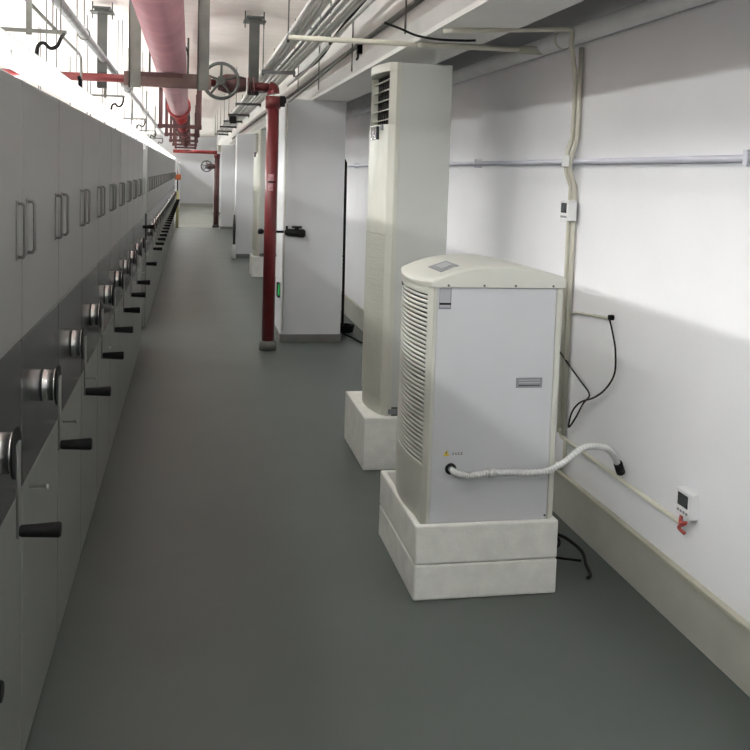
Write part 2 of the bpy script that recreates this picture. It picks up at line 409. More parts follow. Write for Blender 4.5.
RZl = 2.425
p = empty('branch_pipe', (-0.4, 8.65, RZl), 'dark red pipe crossing sideways behind the pink pipe to the red upright pipe', 'pipe')
MB().cyl((-2.2, 8.65, RZl), (0.27, 8.65, RZl), 0.036, seg=18).build('pipe', 'red', p)
MB().cyl((0.52, 8.65, RZl - 0.01), (0.70, 8.65, RZl - 0.02), 0.04, seg=18).build('pipe', 'red', p)
MB().tube(spline([(0.68, 8.65, RZl - 0.02), (0.715, 8.65, RZl - 0.03), (0.725, 8.65, RZl - 0.075)], 5), 0.058, 18).build('elbow', 'red', p)
for x in (0.49, 0.53):
    MB().cyl((x, 8.65, RZl - 0.008), (x + 0.022, 8.65, RZl - 0.008), 0.075, seg=20).build('flange', 'rust', p)

def valve(x, y, z, R, label, group):
    v = empty('gate_valve', (x, y, z), label, 'valve', group)
    MB().tube([(x - 0.02, y + 0.24, z), (x + 0.05, y + 0.24, z), (x + 0.13, y + 0.24, z), (x + 0.23, y + 0.24, z)], [0.06, 0.085, 0.085, 0.06], 18) \
        .tube([(x + 0.02, y + 0.20, z), (x + 0.02, y + 0.10, z)], [0.06, 0.03], 14).build('valve_body', 'rust', v)
    MB().cyl((x, y - 0.03, z), (x, y + 0.12, z), 0.012, seg=10).build('stem', 'steeld', v)
    w = MB()
    w.tube([(x + R*math.cos(a), y, z + R*math.sin(a)) for a in [2*math.pi*k/32 for k in range(32)]], 0.015, 8, closed=True)
    for k in range(5):
        a = 2*math.pi*k/5 + 0.3
        w.tube([(x, y - 0.01, z), (x + 0.5*R*math.cos(a), y - 0.014, z + 0.5*R*math.sin(a)), (x + R*math.cos(a), y, z + R*math.sin(a))], [0.016, 0.011, 0.010], 8)
    w.cyl((x, y - 0.03, z), (x, y + 0.02, z), 0.036, seg=16)
    w.build('handwheel', 'steeld', v)
    return v
valve(0.245, 8.41, 2.425, 0.152, 'grey spoked handwheel valve to the right of the pink pipe', None)

# ceiling drop posts
PG = 'dark steel drop posts with double top plates'
for x0, lab in ((-0.79, 'dark steel drop post with double top plate left of the pink pipe'), (0.55, 'dark steel drop post with double top plate right of the handwheel')):
    t = empty('drop_post', (x0, 8.78, 2.4), lab, 'post', PG)
    w = 0.04 if x0 < 0 else 0.045
    MB().box((x0 - w, 8.74, 2.345), (x0 + w, 8.748, 3.0)).box((x0 - 0.005, 8.748, 2.345), (x0 + 0.005, 8.82, 3.0)).box((x0 - w, 8.82, 2.345), (x0 + w, 8.828, 3.0)).build('post', 'steeld', t)
    MB().box((x0 - 0.10, 8.70, 3.0), (x0 + 0.10, 8.87, 3.012)).box((x0 - 0.075, 8.71, 3.035), (x0 + 0.075, 8.86, 3.05)).box((x0 - 0.06, 8.74, 3.012), (x0 + 0.06, 8.83, 3.035)).build('top_plate', 'steeld', t)
    for x in (x0 - 0.085, x0 + 0.085):
        MB().cyl((x, 8.78, 2.95), (x, 8.78, ZC), 0.006, seg=6).build('anchor_rod', 'steeld', t)

# red upright pipes
def standpipe(x, y, r, h, label, col, near=True):
    p = empty('standpipe', (x, y, 0), label, 'pipe')
    MB().cyl((x, y, 0.06), (x, y, h), r, seg=24).build('pipe', col, p)
    MB().tube([(x, y, 0), (x, y, 0.075), (x, y, 0.09)], [r + 0.025, r + 0.022, r + 0.004], 20).build('base_collar', 'steel' if near else 'steeld', p)
    MB().cyl((x, y, h - 0.11), (x, y, h), r + 0.012, seg=24).build('coupling', 'red', p)
    if near:
        def sticker(z0, z1, a0, a1, m):
            s = MB()
            N = 8; R = r + 0.0012
            for i in range(N):
                a, b = a0 + (a1-a0)*i/N, a0 + (a1-a0)*(i+1)/N
                s.bm.faces.new([s.bm.verts.new(q) for q in ((x+R*math.cos(a), y+R*math.sin(a), z0), (x+R*math.cos(b), y+R*math.sin(b), z0), (x+R*math.cos(b), y+R*math.sin(b), z1), (x+R*math.cos(a), y+R*math.sin(a), z1))])
            return s.build('sticker', m, p)
        R2 = math.radians
        M['stk'] = mat('faded pink sticker', (0.42, 0.22, 0.24), 0.5, var=0.5, scale=30)
        sticker(1.565, 1.625, R2(235), R2(290), 'stk'); sticker(1.475, 1.545, R2(235), R2(285), 'stk')
        sticker(1.548, 1.562, R2(235), R2(310), 'black')
    return p
standpipe(0.722, 8.65, 0.056, 2.33, 'dark red upright pipe standing on the floor in front of the grey column', 'red')
standpipe(0.72, 27.15, 0.075, 2.1, 'far brownish-red upright pipe at the pale floor joint', 'rust', False)
v = valve(0.43, 26.9, 1.74, 0.15, 'tiny far handwheel valve beside the far red upright pipe', None)
c = MB().cyl((-0.5, 27.15, 2.14), (0.72, 27.15, 2.14), 0.05, seg=14).build('cross_pipe', 'redb')
tag(c, 'far red pipe crossing sideways at the distant end of the aisle', 'pipe')
c = MB().box((0.72, 27.0, 2.15), (0.90, 27.2, 2.34)).box((0.70, 26.99, 2.33), (0.92, 27.21, 2.345)).build('junction_box', 'ac', None, 0.01)
tag(c, 'small cream junction box on top of the far red upright pipe', 'box')

# ------------------------------------------------------------------ conduit bundle, struts
SG = 'strut hangers under the white conduits'
sy = [4.4, 6.66, 9.02, 11.3, 13.5, 16.2, 18.4, 20.8, 23.2, 25.4]
for k, y in enumerate(sy):
    lab = {0: None, 1: 'nearest visible grey strut hanger under the white conduits', 2: 'second grey strut hanger under the conduits, above the red upright pipe', 3: 'third grey strut hanger under the conduits, at the head of the red upright pipe', 4: 'fourth strut hanger under the conduits, left of the red upright pipe'}.get(k, 'small distant strut hanger in the row right of the handwheel')
    if k == 0: lab = 'strut hanger under the white conduits at the top frame edge'
    t = empty('strut_hanger', (0.8, y, 2.59), lab, 'hanger', SG)
    x0, x1 = (0.64, 0.96) if k < 4 else (0.60, 0.96)
    MB().box((x0, y - 0.02, 2.570), (x1, y + 0.02, 2.574)).box((x0, y - 0.02, 2.574), (x1, y - 0.016, 2.602)).box((x0, y + 0.016, 2.574), (x1, y + 0.02, 2.602)).build('strut', 'galv' if k < 4 else 'steeld', t)
    for x in (x0 + 0.012, x1 - 0.012):
        MB().cyl((x, y, 2.55), (x, y, ZC), 0.0055, seg=6).build('rod', 'steel', t)
        MB().cyl((x, y, 2.555), (x, y, 2.569), 0.012, seg=6).build('nut', 'steel', t)
    if k < 4:
        MB().box((x0 + 0.03, y - 0.03, 2.655), (x1 - 0.03, y + 0.03, 2.661)).build('clamp_plate', 'galv', t)
xs = [0.672, 0.712, 0.752, 0.802, 0.848, 0.888, 0.925]
rr = [0.019, 0.015, 0.019, 0.012, 0.017, 0.012, 0.016]
rowname = ['leftmost', 'second from the left', 'third from the left', 'middle', 'third from the right', 'second from the right', 'rightmost']
for k, x in enumerate(xs):
    z = 2.602 + rr[k] + 0.001
    xa = x - 0.028 + 0.01*k*0.3
    pts = [(xa, 4.0, z), (x, 6.66, z), (x + 0.003, 9.02, z), (x + 0.01, 11.3, z), (x + 0.02, 13.5, z), (x, 20, z), (x, 25.5, z)]
    c = MB().tube(spline(pts, 4), rr[k], 10).build('white_conduit', 'conduit' if k != 3 else 'galv')
    tag(c, 'slim round conduit of the bundle under the ceiling, %s in the bundle' % rowname[k], 'conduit', 'bundle of white and grey conduits')
# two thicker loops that swing lower, right of the bundle
c = MB().tube(spline([(1.03, 4.0, 2.66), (1.0, 5.6, 2.64), (0.985, 6.7, 2.60), (0.985, 8.4, 2.55), (0.99, 10, 2.56)], 6), 0.013, 8).build('loose_cable', 'conduit')
tag(c, 'pale loose cable sagging along the right edge of the conduit bundle', 'cable')
c = MB().tube(spline([(1.0, 4.0, 2.70), (0.975, 5.4, 2.66), (0.99, 6.6, 2.63), (1.0, 7.6, 2.56), (0.985, 9.2, 2.57)], 6), 0.010, 8).build('loose_cable', 'rubber')
tag(c, 'thin black cable sagging along the right edge of the conduit bundle', 'cable')
# dark cable tray rail along beam face
c = MB().box((1.068, 2.6, 2.500), (1.0995, 26, 2.516)).build('cable_rail', 'steel')
tag(c, 'long dark grey metal rail fixed to the bright side of the ceiling beam', 'rail')
c = MB().box((1.066, 6.2, 2.445), (1.0995, 6.24, 2.5)).tube([(1.075, 6.22, 2.45), (1.07, 6.2, 2.415), (1.06, 6.2, 2.40)], 0.008, 6).build('rail_bracket', 'black')
tag(c, 'small black bracket hanging below the rail on the ceiling beam', 'bracket')
for j, (x, y, zb) in enumerate(((1.05, 8.0, 2.35), (1.04, 6.25, 2.33), (1.06, 4.75, 2.37), (1.04, 9.5, 2.45))):
    c = MB().cyl((x, y, zb), (x, y, ZC), 0.0055, seg=6).build('drop_rod', 'steel')
    tag(c, 'thin vertical steel rod hanging beside the ceiling beam', 'rod', 'thin rods beside the ceiling beam')
c = MB().tube([(0.98, 11.5, 2.42), (0.90, 8.9, 2.31), (1.066, 6.6, 2.49)], 0.009, 8).build('stay_cable', 'steel')
tag(c, 'thin dark conduit slanting from the red upright pipe head up to the ceiling beam', 'conduit')
c = MB().box((0.78, 8.62, 2.24), (0.83, 8.68, 2.335)).cyl((0.77, 8.65, 2.30), (0.84, 8.65, 2.30), 0.028, seg=10).build('pipe_fitting', 'black')
tag(c, 'small black fitting at the upper right of the red upright pipe', 'fitting')
c = MB().box((0.62, 16.1, 2.44), (0.74, 16.2, 2.56)).build('control_box', 'black', None, 0.004)
tag(c, 'small black box hanging from the distant conduit struts', 'box')
c = MB().cyl((0.887, 8.99, 0.12), (0.887, 8.99, 2.30), 0.006, seg=8).build('thin_cable', 'cream')
tag(c, 'thin cable running down the left edge of the near column', 'cable')

# ------------------------------------------------------------------ pipes crossing to wall
p = empty('drain_pipe', (1.2, 4.85, 2.35), 'cream pipe crossing sideways under the beam just above the tall air conditioner', 'pipe')
MB().cyl((0.50, 5.06, 2.362), (1.75, 4.66, 2.313), 0.0145, seg=12).build('pipe', 'cream', p)
MB().cyl((1.15, 4.852, 2.337), (1.18, 4.842, 2.336), 0.019, seg=12).build('coupling', 'cream', p)
MB().cyl((1.66, 4.689, 2.3165), (1.77, 4.654, 2.312), 0.021, seg=12).build('end_sleeve', 'lip', p)
p = empty('wall_drop_conduit', (1.79, 4.30, 1.4), 'cream conduit crossing under the beam and dropping down the right wall', 'conduit')
MB().tube([(1.14, 4.30, 2.325), (1.69, 4.18, 2.350)] + spline([(1.70, 4.175, 2.35), (1.72, 4.17, 2.345), (1.724, 4.17, 2.325), (1.724, 4.175, 2.28)], 5) + spline([(1.735, 4.18, 2.24), (1.78, 4.25, 2.16), (1.803, 4.29, 2.06)], 4) + [(1.803, 4.29, 1.86)] + spline([(1.775, 4.28, 1.79), (1.768, 4.275, 1.74), (1.775, 4.28, 1.69), (1.805, 4.29, 1.62)], 4) + [(1.806, 4.30, 1.5), (1.806, 4.30, 0.41)], 0.0115, 10).build('conduit', 'cream', p)
MB().tube([(1.806, 4.245, 2.28), (1.806, 4.245, 1.86)] + spline([(1.785, 4.235, 1.79), (1.768, 4.23, 1.74), (1.775, 4.235, 1.69), (1.803, 4.24, 1.62)], 4) + [(1.806, 4.245, 1.5), (1.806, 4.245, 0.41)], 0.0115, 10).build('second_conduit', 'cream', p)
MB().box((1.752, 4.21, 1.715), (1.757, 4.29, 1.77)).build('crossing_clip', 'white', p, 0.003)

def thermostat(x, y, z, h, w, label, d=0.042):
    t = empty('thermostat', (x, y, z), label, 'thermostat', None)
    MB().box((x - d, y - w/2, z - h/2), (x, y + w/2, z + h/2)).build('case', 'white', t, 0.005)
    MB().box((x - d - 0.0015, y - w*0.32, z - h*0.12), (x - d, y + w*0.34, z + h*0.36)).build('display', 'screen', t)
    for k in range(4):
        yy = y + w*(-0.28 + 0.19*k)
        MB().box((x - d - 0.002, yy - w*0.06, z - h*0.36), (x - d, yy + w*0.06, z - h*0.26)).build('button', 'label', t)
    return t
thermostat(1.800, 4.245, 1.508, 0.098, 0.10, 'small white thermostat with dark display on the wall conduit, above the dehumidifier', 0.045)
t = thermostat(WX, 3.075, 0.484, 0.098, 0.105, 'small white thermostat with dark display low on the right wall near the skirting', 0.035)
c = MB().tube(spline([(1.80, 3.10, 0.440), (1.785, 3.08, 0.41), (1.79, 3.05, 0.42), (1.785, 3.09, 0.39), (1.80, 3.07, 0.37)], 6), 0.007, 8).build('wire_tail', 'redwire')
tag(c, 'curled red-brown wire tail beneath the low thermostat', 'wire')
c = MB().tube([(1.806, 3.10, 0.395), (1.806, 4.26, 0.395), (1.806, 4.28, 0.41), (1.806, 4.28, 0.43)], 0.010, 10).build('skirting_conduit', 'cream')
tag(c, 'thin cream conduit running level above the skirting to the low thermostat', 'conduit')
c = MB().tube([(1.80, 4.20, 0.40), (1.80, 4.20, 0.30), (1.80, 4.24, 0.25), (1.80, 4.7, 0.235), (1.80, 8.0, 0.235)], 0.0105, 10).build('skirting_conduit', 'cream')
tag(c, 'cream conduit stepping down to the skirting behind the dehumidifier', 'conduit')
c = MB().tube([(1.812, 4.245, 1.005), (1.812, 4.18, 1.025), (1.812, 3.82, 1.053)], 0.0065, 8).build('wall_stub_conduit', 'cream')
tag(c, 'short thin beige conduit branching level from the wall conduit', 'conduit')
c = MB().tube(spline([(1.805, 3.80, 1.057), (1.80, 3.75, 1.0), (1.80, 3.715, 0.93), (1.80, 3.712, 0.83), (1.80, 3.79, 0.745), (1.80, 3.90, 0.68), (1.80, 4.05, 0.62), (1.80, 4.14, 0.55), (1.80, 4.17, 0.47), (1.80, 4.10, 0.53), (1.80, 4.02, 0.62), (1.80, 3.955, 0.68), (1.80, 4.06, 0.72), (1.80, 4.20, 0.765), (1.79, 4.35, 0.83)], 7), 0.0042, 6) \
    .cyl((1.80, 3.795, 1.06), (WX, 3.795, 1.06), 0.012, seg=10).build('hanging_wire', 'rubber')
tag(c, 'thin dark wire looping down the wall beside the dehumidifier', 'wire')

# ------------------------------------------------------------------ tall air conditioners on foam blocks
def foam_block(x0, x1, y0, y1, z0, z1, name, label, group=None, rim=0.0):
    m = MB()
    if rim:
        V = m.bm.verts.new
        def loop(i, z): return [V(p) for p in ((x0+i, y0+i, z), (x1-i, y0+i, z), (x1-i, y1-i, z), (x0+i, y1-i, z))]
        L = [loop(0, z0), loop(0, z1), loop(rim, z1), loop(rim, z0 + 0.045)]
        for A, B in zip(L, L[1:]):
            for k in range(4): m.bm.faces.new((A[k], A[(k+1) % 4], B[(k+1) % 4], B[k]))
        m.bm.faces.new(L[0][::-1]); m.bm.faces.new(L[3])
    else:
        m.box((x0, y0, z0), (x1, y1, z1))
    o = m.build(name, 'foam', None, 0.008, 3)
    return tag(o, label, 'foam block', group)

def make_ac(x0, y0, z0, label):
    # front faces -x, near side faces the camera
    W, D, H = 0.56, 0.345, 1.965
    x1 = x0 + D; y1 = y0 + W; zt = z0 + H
    r = empty('air_conditioner', (x0, y0, z0), label, 'air conditioner', None)
    fx = x0 + 0.035
    MB().prism([(fx + 0.0, y0 + 0.0), (x1, y0), (x1, y1), (fx, y1)], z0 + 0.05, zt).build('cabinet', 'acside', r, 0.006)
    # bowed front bezel frame, open at louvre
    def fo(off=0.0):
        pts = []
        for k in range(9):
            t = k / 8
            yy = y0 + 0.03 + (W - 0.06) * t
            pts.append((x0 - 0.078 * math.sin(math.pi * (0.14 + 0.70*t)) + 0.030 + off, yy))
        return pts
    o = [(fx + 0.02, y0 - 0.001), (fx - 0.004, y0 - 0.001)] + fo() + [(fx - 0.004, y1 + 0.001), (fx + 0.02, y1 + 0.001)]
    inner = [(fx + 0.02, y0 + 0.004)] + [(fx + 0.018, y0 + 0.03)] 
    lz0, lz1 = zt - 0.335, zt - 0.045
    MB().prism(o, zt - 0.045, zt + 0.002).build('top_bezel', 'ac', r, 0.004)
    MB().prism(o, z0 + 1.02, lz0).build('front_panel', 'ac', r, 0.003)
    # side stiles beside louvre
    MB().prism([(fx + 0.02, y0 - 0.001), (fx - 0.004, y0 - 0.001), (fo()[0][0], y0 + 0.03), (fx + 0.02, y0 + 0.03)], lz0, lz1).build('bezel_stile', 'ac', r)
    MB().prism([(fx + 0.02, y1 + 0.001), (fx + 0.02, y1 - 0.03), (fo()[-1][0], y1 - 0.03), (fx - 0.004, y1 + 0.001)], lz0, lz1).build('bezel_stile', 'ac', r)
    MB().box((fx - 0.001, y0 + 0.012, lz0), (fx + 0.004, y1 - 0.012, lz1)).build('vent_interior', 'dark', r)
    for k in range(5):
        zz = lz0 + 0.03 + k * 0.055
        a = [(fx - 0.030, zz), (fx - 0.004, zz + 0.004), (fx - 0.004, zz + 0.007), (fx - 0.030, zz + 0.004)]
        MB().prism_y(a, y0 + 0.03, y1 - 0.03).build('louvre', 'ac', r)
    for k in range(7):
        yy = y0 + 0.11 + k*0.057
        MB().box((fx - 0.012, yy, lz0), (fx - 0.006, yy + 0.003, lz1)).build('vertical_vane', 'dark', r)
    # display and badge
    xf = fo()[2][0]
    MB().box((x0 - 0.049, y0 + 0.14, z0 + 1.548), (x0 - 0.025, y0 + 0.31, z0 + 1.622)).build('display', 'screen', r, 0.002)
    MB().box((x0 - 0.0505, y0 + 0.20, z0 + 1.575), (x0 - 0.049, y0 + 0.26, z0 + 1.600)).build('display_digits', 'labelw', r)
    MB().box((x0 - 0.030, y0 + 0.085, z0 + 1.600), (x0 - 0.005, y0 + 0.125, z0 + 1.628)).build('badge', 'label', r)
    # intake grille: recessed back and horizontal slats
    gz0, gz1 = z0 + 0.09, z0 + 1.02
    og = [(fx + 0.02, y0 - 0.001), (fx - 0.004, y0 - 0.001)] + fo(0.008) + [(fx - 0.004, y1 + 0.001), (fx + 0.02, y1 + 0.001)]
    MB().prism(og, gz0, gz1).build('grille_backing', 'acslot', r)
    s = MB()
    N = 62
    dz = (gz1 - gz0) / N
    for k in range(N):
        s.prism(o, gz0 + k*dz, gz0 + (k + 0.66)*dz)
    f = fo(-0.001)
    for q in range(25):
        t = q/24*7.98; i0 = int(t); u = t - i0
        xx = f[i0][0]*(1-u) + f[i0+1][0]*u; yv = f[i0][1]*(1-u) + f[i0+1][1]*u
        s.box((xx, yv - 0.004, gz0), (xx + 0.009, yv + 0.004, gz1))
    s.prism([(fx + 0.02, y0 - 0.0015), (fx - 0.004, y0 - 0.0015), f[0], (f[0][0] + 0.01, f[0][1] + 0.012), (fx + 0.02, y0 + 0.03)], gz0, gz1)
    s.build('intake_grille', 'ac', r)
    MB().prism([(a + 0.004, b) for a, b in o], z0, gz0).build('plinth', 'ac', r, 0.003)
    MB().box((fx, y0 + 0.004, z0), (x1 - 0.01, y1 - 0.004, z0 + 0.05)).build('base', 'slot', r)
    MB().box((fx + 0.005, y0 - 0.004, z0 + 0.012), (fx + 0.055, y0 + 0.004, z0 + 0.04)).build('foot_bracket', 'label', r)
    return r
AX, AY, AZ = 1.065, 5.06, 0.30
foam_block(0.966, 1.50, 5.045, 5.70, 0.0, 0.30, 'foam_block', 'solid white foam block under the tall air conditioner, left of the dehumidifier')
make_ac(AX, AY + 0.012, AZ, 'tall cream floor-standing air conditioner on a foam block behind the dehumidifier')
foam_block(0.955, 1.48, 14.68, 15.30, 0.0, 0.32, 'foam_block', 'distant white foam block mostly hidden behind the red upright pipe')
make_ac(1.02, 14.70, 0.32, 'distant tall cream air conditioner mostly hidden behind the red upright pipe')

# ------------------------------------------------------------------ dehumidifier on two foam trays
foam_block(0.872, 1.460, 3.432, 4.125, 0.0, 0.143, 'foam_tray', 'lower white foam tray on the floor under the dehumidifier', 'stacked foam trays under the dehumidifier')
foam_block(0.872, 1.458, 3.430, 4.125, 0.146, 0.302, 'foam_tray', 'upper white foam tray with raised rim holding the dehumidifier', 'stacked foam trays under the dehumidifier', 0.026)
dz0 = 0.192
DY0, DY1 = 3.462, 3.995
r = empty('dehumidifier', (1.18, 3.73, dz0), 'boxy white dehumidifier with domed lid and side grille on foam trays', 'dehumidifier')
YM, YH = (DY0 + DY1)/2, (DY1 - DY0)/2
def bow(y, off=0.0):
    t = (y - YM) / YH
    return 0.914 - 0.034*(1 - t*t) + off
N = 14
ys = [DY0 + (DY1 - DY0)*k/N for k in range(N + 1)]
# steel body
MB().box((0.934, DY0 + 0.002, dz0), (1.418, DY1 - 0.002, 1.225)).build('body_panel', 'dface', r, 0.002)
# rear ivory bezel
MB().box((1.419, DY0, dz0), (1.445, DY1, 1.228)).build('rear_bezel', 'dcream', r, 0.008, 3)
# front bowed bezel: frame around grille
gz0, gz1 = 0.515, 1.195
full = [(0.933, DY0), (bow(DY0) + 0.006, DY0)] + [(bow(y), y) for y in ys[1:-1]] + [(bow(DY1) + 0.006, DY1), (0.933, DY1)]
fb = MB()
fb.prism(full, dz0, gz0)
fb.prism(full, gz1, 1.228)
a = [(0.933, DY0), (bow(DY0) + 0.006, DY0), (bow(ys[1]), ys[1]), (bow(ys[1] - 0.004), ys[1] - 0.004), (0.933, ys[1] - 0.004)]
b = [(0.933, DY1), (0.933, ys[-2] - 0.02), (bow(ys[-2] - 0.02), ys[-2] - 0.02), (bow(ys[-2]), ys[-2]), (bow(DY1) + 0.006, DY1)]
fb.prism(a, gz0, gz1); fb.prism(b, gz0, gz1)
fb.build('front_bezel', 'dcream', r, 0.003)
ya, yb = ys[1] - 0.004, ys[-2] - 0.02
yy = [ya + (yb - ya)*k/12 for k in range(13)]
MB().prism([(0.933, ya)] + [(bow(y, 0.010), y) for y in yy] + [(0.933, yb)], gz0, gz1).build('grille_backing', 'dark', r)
s = MB()
NS = 38
dz = (gz1 - gz0)/NS
for k in range(NS):
    z = gz0 + k*dz
    s.rings([[(bow(y, 0.011), y, z), (bow(y, 0.001), y, z), (bow(y, 0.002), y, z + 0.60*dz), (bow(y, 0.011), y, z + 0.60*dz)] for y in yy])
s.build('side_grille', 'dcream', r)
# lid handle scoop
MB().rings([[(bow(y, -0.001), y, 1.197 - 0.012*math.sin(math.pi*(i/8))), (bow(y, 0.01), y, 1.197 - 0.012*math.sin(math.pi*(i/8))), (bow(y, 0.01), y, 1.200), (bow(y, -0.001), y, 1.200)] for i, y in enumerate([3.84 + 0.012*q for q in range(9)])]).build('scoop', 'slot', r)
# domed lid
AP = [(0.86, 1.243), (0.915, 1.256), (0.965, 1.277), (1.024, 1.297), (1.085, 1.307), (1.147, 1.312), (1.21, 1.312), (1.27, 1.308), (1.35, 1.296), (1.423, 1.279), (1.46, 1.268)]
def arch(x):
    for (xa, za), (xb, zb) in zip(AP, AP[1:]):
        if x <= xb:
            return za + (zb - za)*(x - xa)/(xb - xa)
    return AP[-1][1]
def lid_outline(ins):
    out = []
    x1 = 1.450 - ins; yA, yB = DY0 - 0.006 + ins, DY1 + 0.006 - ins
    return x1, yA, yB
cap = MB()
NU, NV = 22, 14
def lidpt(u, v, ins):
    x1, yA, yB = lid_outline(ins)
    y = yA + (yB - yA)*v
    t = (y - YM)/YH
    x0 = 0.910 - 0.036*(1 - min(1, t*t)) + ins
    # rounded plan corners
    x = x0 + (x1 - x0)*u
    return x, y
grid = []
for i in range(NU + 1):
    row = []
    for j in range(NV + 1):
        x, y = lidpt(i/NU, j/NV, 0.012)
        row.append(cap.bm.verts.new((x, y, arch(x) )))
    grid.append(row)
for i in range(NU):
    for j in range(NV):
        f = cap.bm.faces.new((grid[i][j], grid[i+1][j], grid[i+1][j+1], grid[i][j+1])); f.smooth = True
loop_ids = [(i, 0) for i in range(NU + 1)] + [(NU, j) for j in range(1, NV + 1)] + [(i, NV) for i in range(NU - 1, -1, -1)] + [(0, j) for j in range(NV - 1, 0, -1)]
prev = [grid[i][j] for i, j in loop_ids]
for ins, dzz in ((0.004, -0.003), (0.0, -0.008), (0.0, None)):
    cur = []
    for (i, j) in loop_ids:
        x, y = lidpt(i/NU, j/NV, ins)
        zt = arch(x)
        cur.append(cap.bm.verts.new((x, y, 1.2285 if dzz is None else zt + dzz)))
    for k in range(len(cur)):
        f = cap.bm.faces.new((prev[k], prev[(k+1) % len(cur)], cur[(k+1) % len(cur)], cur[k])); f.smooth = False
    prev = cur
cap.bm.faces.new(prev)
cap.build('lid', 'dlid', r)
# control panel set in lid
cp = MB()
xa, xb, ya_, yb_ = 0.965, 1.045, 3.56, 3.76
q = [(xa, ya_ - 0.02), (xb, ya_), (xb, yb_), (xa, yb_ - 0.02)]
v0 = [cp.bm.verts.new((x, y, arch(x) + 0.0008)) for x, y in q]; v1 = [cp.bm.verts.new((x, y, arch(x) + 0.003)) for x, y in q]
for k in range(4): cp.bm.faces.new((v0[k], v0[(k+1) % 4], v1[(k+1) % 4], v1[k]))
cp.bm.faces.new(v1); cp.bm.faces.new(v0[::-1])
cpo = cp.build('control_panel', 'label', r)
cp = MB()
q = [(xa + 0.018, ya_ + 0.03), (xb - 0.014, ya_ + 0.045), (xb - 0.014, yb_ - 0.045), (xa + 0.018, yb_ - 0.06)]
v1 = [cp.bm.verts.new((x, y, arch(x) + 0.0045)) for x, y in q]; v0 = [cp.bm.verts.new((x, y, arch(x) + 0.002)) for x, y in q]
for k in range(4): cp.bm.faces.new((v0[k], v0[(k+1) % 4], v1[(k+1) % 4], v1[k]))
cp.bm.faces.new(v1); cp.bm.faces.new(v0[::-1])
cp.build('control_screen', 'labelw', r)
FY = DY0 + 0.002
def plate(x0, x1, z0, z1, name, m, d=0.001, base=0.0):
    return MB().box((x0, FY - base - d, z0), (x1, FY - base + 0.0003, z1)).build(name, m, r)
l = plate(0.944, 0.986, 1.150, 1.222, 'data_label', 'labelw', 0.0012)
plate(0.942, 0.990, 1.143, 1.224, 'label_border', 'label', 0.0008)
plate(0.943, 0.989, 1.160, 1.168, 'label_stripe', 'black', 0.0022)
plate(1.266, 1.374, 0.832, 0.872, 'nameplate', 'label', 0.002)
plate(1.276, 1.364, 0.850, 0.854, 'nameplate_line', 'labelw', 0.003)
plate(1.276, 1.364, 0.861, 0.864, 'nameplate_line', 'labelw', 0.003)
plate(1.276, 1.364, 0.840, 0.843, 'nameplate_line', 'black', 0.003)
tri = MB()
A = [tri.bm.verts.new((x, FY - 0.0015, z)) for x, z in ((0.980, 0.566), (1.006, 0.566), (0.993, 0.588))]
B = [tri.bm.verts.new((x, FY, z)) for x, z in ((0.980, 0.566), (1.006, 0.566), (0.993, 0.588))]
tri.bm.faces.new(A); tri.bm.faces.new(B[::-1])
for k in range(3): tri.bm.faces.new((A[k], A[(k+1) % 3], B[(k+1) % 3], B[k]))
tri.build('warning_triangle', 'yellow', r)
MB().box((0.992, FY - 0.0022, 0.573), (0.994, FY, 0.583)).box((0.992, FY - 0.0022, 0.569), (0.994, FY, 0.571)).build('exclamation_mark', 'black', r)
w = MB()
for k in range(4):
    x = 1.016 + 0.0115*k
    w.box((x, FY - 0.0012, 0.570), (x + 0.008, FY, 0.5715)).box((x, FY - 0.0012, 0.5755), (x + 0.008, FY, 0.577)).box((x + 0.0035, FY - 0.0012, 0.5685), (x + 0.005, FY, 0.580))
w.build('warning_text', 'slot', r)
for x, z in ((0.975, 1.236), (1.118, 1.236), (1.245, 1.236), (1.400, 1.236)):
    MB().cyl((x, FY - 0.011, z), (x, FY - 0.004, z), 0.0045, seg=10).build('screw', 'slot', r)
for x in (1.41,):
    MB().cyl((x, FY - 0.003, 0.312), (x, FY + 0.002, 0.312), 0.0045, seg=10).build('screw', 'slot', r)
MB().tube([(1.012 + 0.017*math.cos(a), FY - 0.004, 0.515 + 0.017*math.sin(a)) for a in [2*math.pi*k/24 for k in range(24)]], 0.006, 8, closed=True).build('drain_port', 'black', r)
# drain hose (ribbed), a thing of its own
pts = spline([(1.016, FY + 0.001, 0.513), (1.03, FY - 0.022, 0.502), (1.08, FY - 0.030, 0.494), (1.16, FY - 0.028, 0.502), (1.26, FY - 0.028, 0.500), (1.38, FY - 0.034, 0.500), (1.46, FY - 0.04, 0.535), (1.55, FY - 0.02, 0.588), (1.66, FY + 0.03, 0.575), (1.74, FY + 0.10, 0.520), (1.782, FY + 0.128, 0.462)], 26)
rs = [0.0125 + 0.0018*math.sin(i*1.7) for i in range(len(pts))]
h = empty('drain_hose', (1.4, FY, 0.5), 'white ribbed drain hose arching from the dehumidifier to the wall', 'hose')
MB().tube(pts, rs, 12).build('hose', 'hose', h)
MB().cyl((1.774, FY + 0.118, 0.476), (1.800, FY + 0.142, 0.430), 0.019, seg=14).build('end_cuff', 'black', h)
MB().cyl((1.157, FY - 0.028, 0.502), (1.185, FY - 0.028, 0.502), 0.0165, seg=14).build('joint_collar', 'hose', h)

